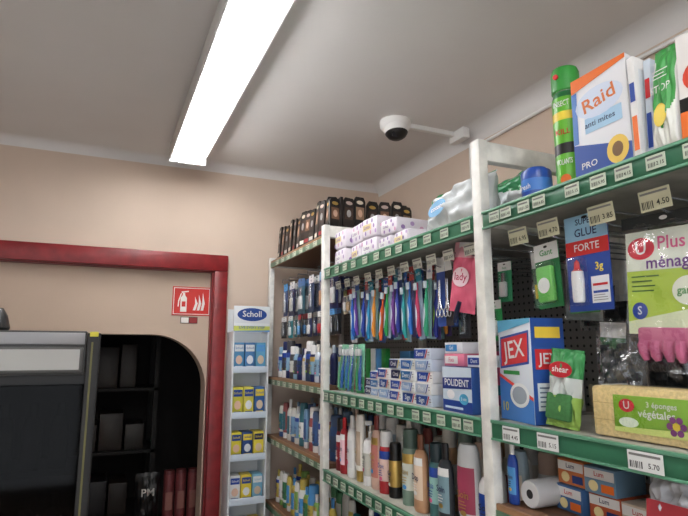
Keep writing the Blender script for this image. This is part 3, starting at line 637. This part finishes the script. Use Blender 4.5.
for z,h,cs in rows:
    for i,(c,a) in enumerate(cs):
        M=PY(x0+.040+.0605*i,y0+.018,z+.0005,random.uniform(-3,3)); b.box(-.027,.027,0,h,-.09,0,c,.001,M)
        b.rect(-.024,h*.68,.024,h*.92,.0012,a,M); b.text("Scholl",0,h*.8,h*.12,.0016,c,.042,M); b.ell(0,h*.38,.018,h*.16,.0012,(SKIN,C(226,228,232),C(208,186,158))[i],14,M); b.rect(-.02,h*.08,.02,h*.16,.0014,a,M)
b.build(parent=e)

# ------------------------------------------------------------------ black display cabinet (foreground left)
e=empty("display_cabinet"); BK=C(8,8,9,.5)
cx0,cx1,cy0,cy1,ct=-.78,0.0,2.0,2.42,1.606
b=B("frame")
b.box(cx1-.040,cx1,cy0,cy0+.04,0,ct,BK,.004); b.box(cx0,cx0+.04,cy0,cy0+.04,0,ct,BK,.004)
b.box(cx1-.035,cx1-.004,cy0+.04,cy1,0,ct-.15,BK); b.box(cx0+.004,cx0+.03,cy0+.04,cy1,0,ct-.05,BK); b.box(cx0,cx1,cy1-.02,cy1,0,ct-.15,BK); b.box(cx0+.04,cx1-.04,cy0+.01,cy1-.02,0,.1,BK)
b.box(cx0+.04,cx1-.04,cy0+.02,cy1-.02,1.44,1.47,BK)
for z in(1.15,.85,.5): b.box(cx0+.03,cx1-.035,cy0+.05,cy1-.02,z-.015,z,C(16,16,18))
b.build(parent=e)
b=B("glass_door"); b.box(cx0+.041,cx1-.041,cy0+.012,cy0+.018,.101,1.438,C(200,200,205,.05,kind="smoked")); b.build(parent=e)  # tinted pane added to keep the cabinet interior dark
b=B("edge_stripe"); b.box(cx1-.028,cx1-.022,cy0-.003,cy0+.001,0,ct-.03,C(100,96,46)); b.box(cx1-.034,cx1-.008,cy0-.003,cy0+.03,ct-.012,ct+.004,C(210,200,60),.001); b.build(parent=e)
b=B("header_box"); b.box(cx0+.04,cx1-.042,cy0+.005,cy1-.02,1.47,1.612,C(58,58,58,.4),.004)
b.box(cx0+.045,cx1-.048,cy0-.002,cy0+.006,1.568,1.606,C(150,150,152,.3),.002)
b.box(cx0+.04,cx1-.05,cy0-.006,cy0+.004,1.478,1.560,C(84,84,82,.4),.004); b.rect(cx0+.05,1.487,cx1-.06,1.552,0,C(172,172,168),T(0,cy0-.0067,0)@FY)
b.build(parent=e)
b=B("stock")
for z in(1.15,.85,.5):
    for i in range(8): bottle(b,PY(cx0+.09+.083*i,cy0+.16,z,0),.06,.22,random.choice((C(12,12,13),C(18,13,12),C(14,15,17))),BLACK,random.choice((C(60,54,50),C(44,34,34),C(30,44,50))),0,plain=True)
b.build(parent=e)
b=B("desk_speaker"); b.lathe([(0,0),(.05,0),(.055,.01),(.045,.05),(.03,.075),(0,.08)],BLACK,T(-.335,2.12,1.613)@Rx(90),20); b.tube([(-.335,2.12,1.69),(-.335,2.12,1.70)],.012,DGREY,10); b.build()

# ------------------------------------------------------------------ back room contents
e=empty("storage_rack")
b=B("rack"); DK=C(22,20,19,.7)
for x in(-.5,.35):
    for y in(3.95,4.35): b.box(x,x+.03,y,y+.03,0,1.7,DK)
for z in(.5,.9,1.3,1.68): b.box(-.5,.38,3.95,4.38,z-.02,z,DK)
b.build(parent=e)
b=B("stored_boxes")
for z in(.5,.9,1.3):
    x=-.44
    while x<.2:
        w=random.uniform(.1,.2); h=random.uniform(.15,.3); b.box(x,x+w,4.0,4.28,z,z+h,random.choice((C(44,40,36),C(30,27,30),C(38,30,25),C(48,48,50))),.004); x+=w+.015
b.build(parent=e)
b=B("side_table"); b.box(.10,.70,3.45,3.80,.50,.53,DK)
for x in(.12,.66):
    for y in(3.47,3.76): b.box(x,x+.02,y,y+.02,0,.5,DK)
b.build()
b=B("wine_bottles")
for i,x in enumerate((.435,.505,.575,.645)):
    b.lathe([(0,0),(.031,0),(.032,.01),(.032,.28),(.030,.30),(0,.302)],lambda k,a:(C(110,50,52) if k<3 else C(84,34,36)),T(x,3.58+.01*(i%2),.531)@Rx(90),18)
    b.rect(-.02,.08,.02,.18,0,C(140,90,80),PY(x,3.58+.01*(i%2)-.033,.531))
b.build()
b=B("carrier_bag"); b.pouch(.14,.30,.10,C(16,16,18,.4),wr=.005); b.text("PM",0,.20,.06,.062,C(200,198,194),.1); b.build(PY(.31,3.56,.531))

# ------------------------------------------------------------------ camera + world
f=540.0; th=math.radians(9.67); ps=math.radians(24.0)
Fv=Vector((math.sin(ps)*math.cos(th),math.cos(ps)*math.cos(th),math.sin(th))); Rv=Vector((math.cos(ps),-math.sin(ps),0)); Uv=Rv.cross(Fv)
cam=bpy.data.cameras.new("camera"); co=bpy.data.objects.new("camera",cam); scene.collection.objects.link(co)
co.matrix_world=Matrix(((Rv.x,Uv.x,-Fv.x,0),(Rv.y,Uv.y,-Fv.y,0),(Rv.z,Uv.z,-Fv.z,1.55),(0,0,0,1)))
cam.sensor_width=36; cam.lens=f/688*36; cam.clip_start=.02
scene.camera=co
w=bpy.data.worlds.new("world"); scene.world=w; w.use_nodes=True
w.node_tree.nodes["Background"].inputs[0].default_value=(.88,.93,1,1); w.node_tree.nodes["Background"].inputs[1].default_value=1.8
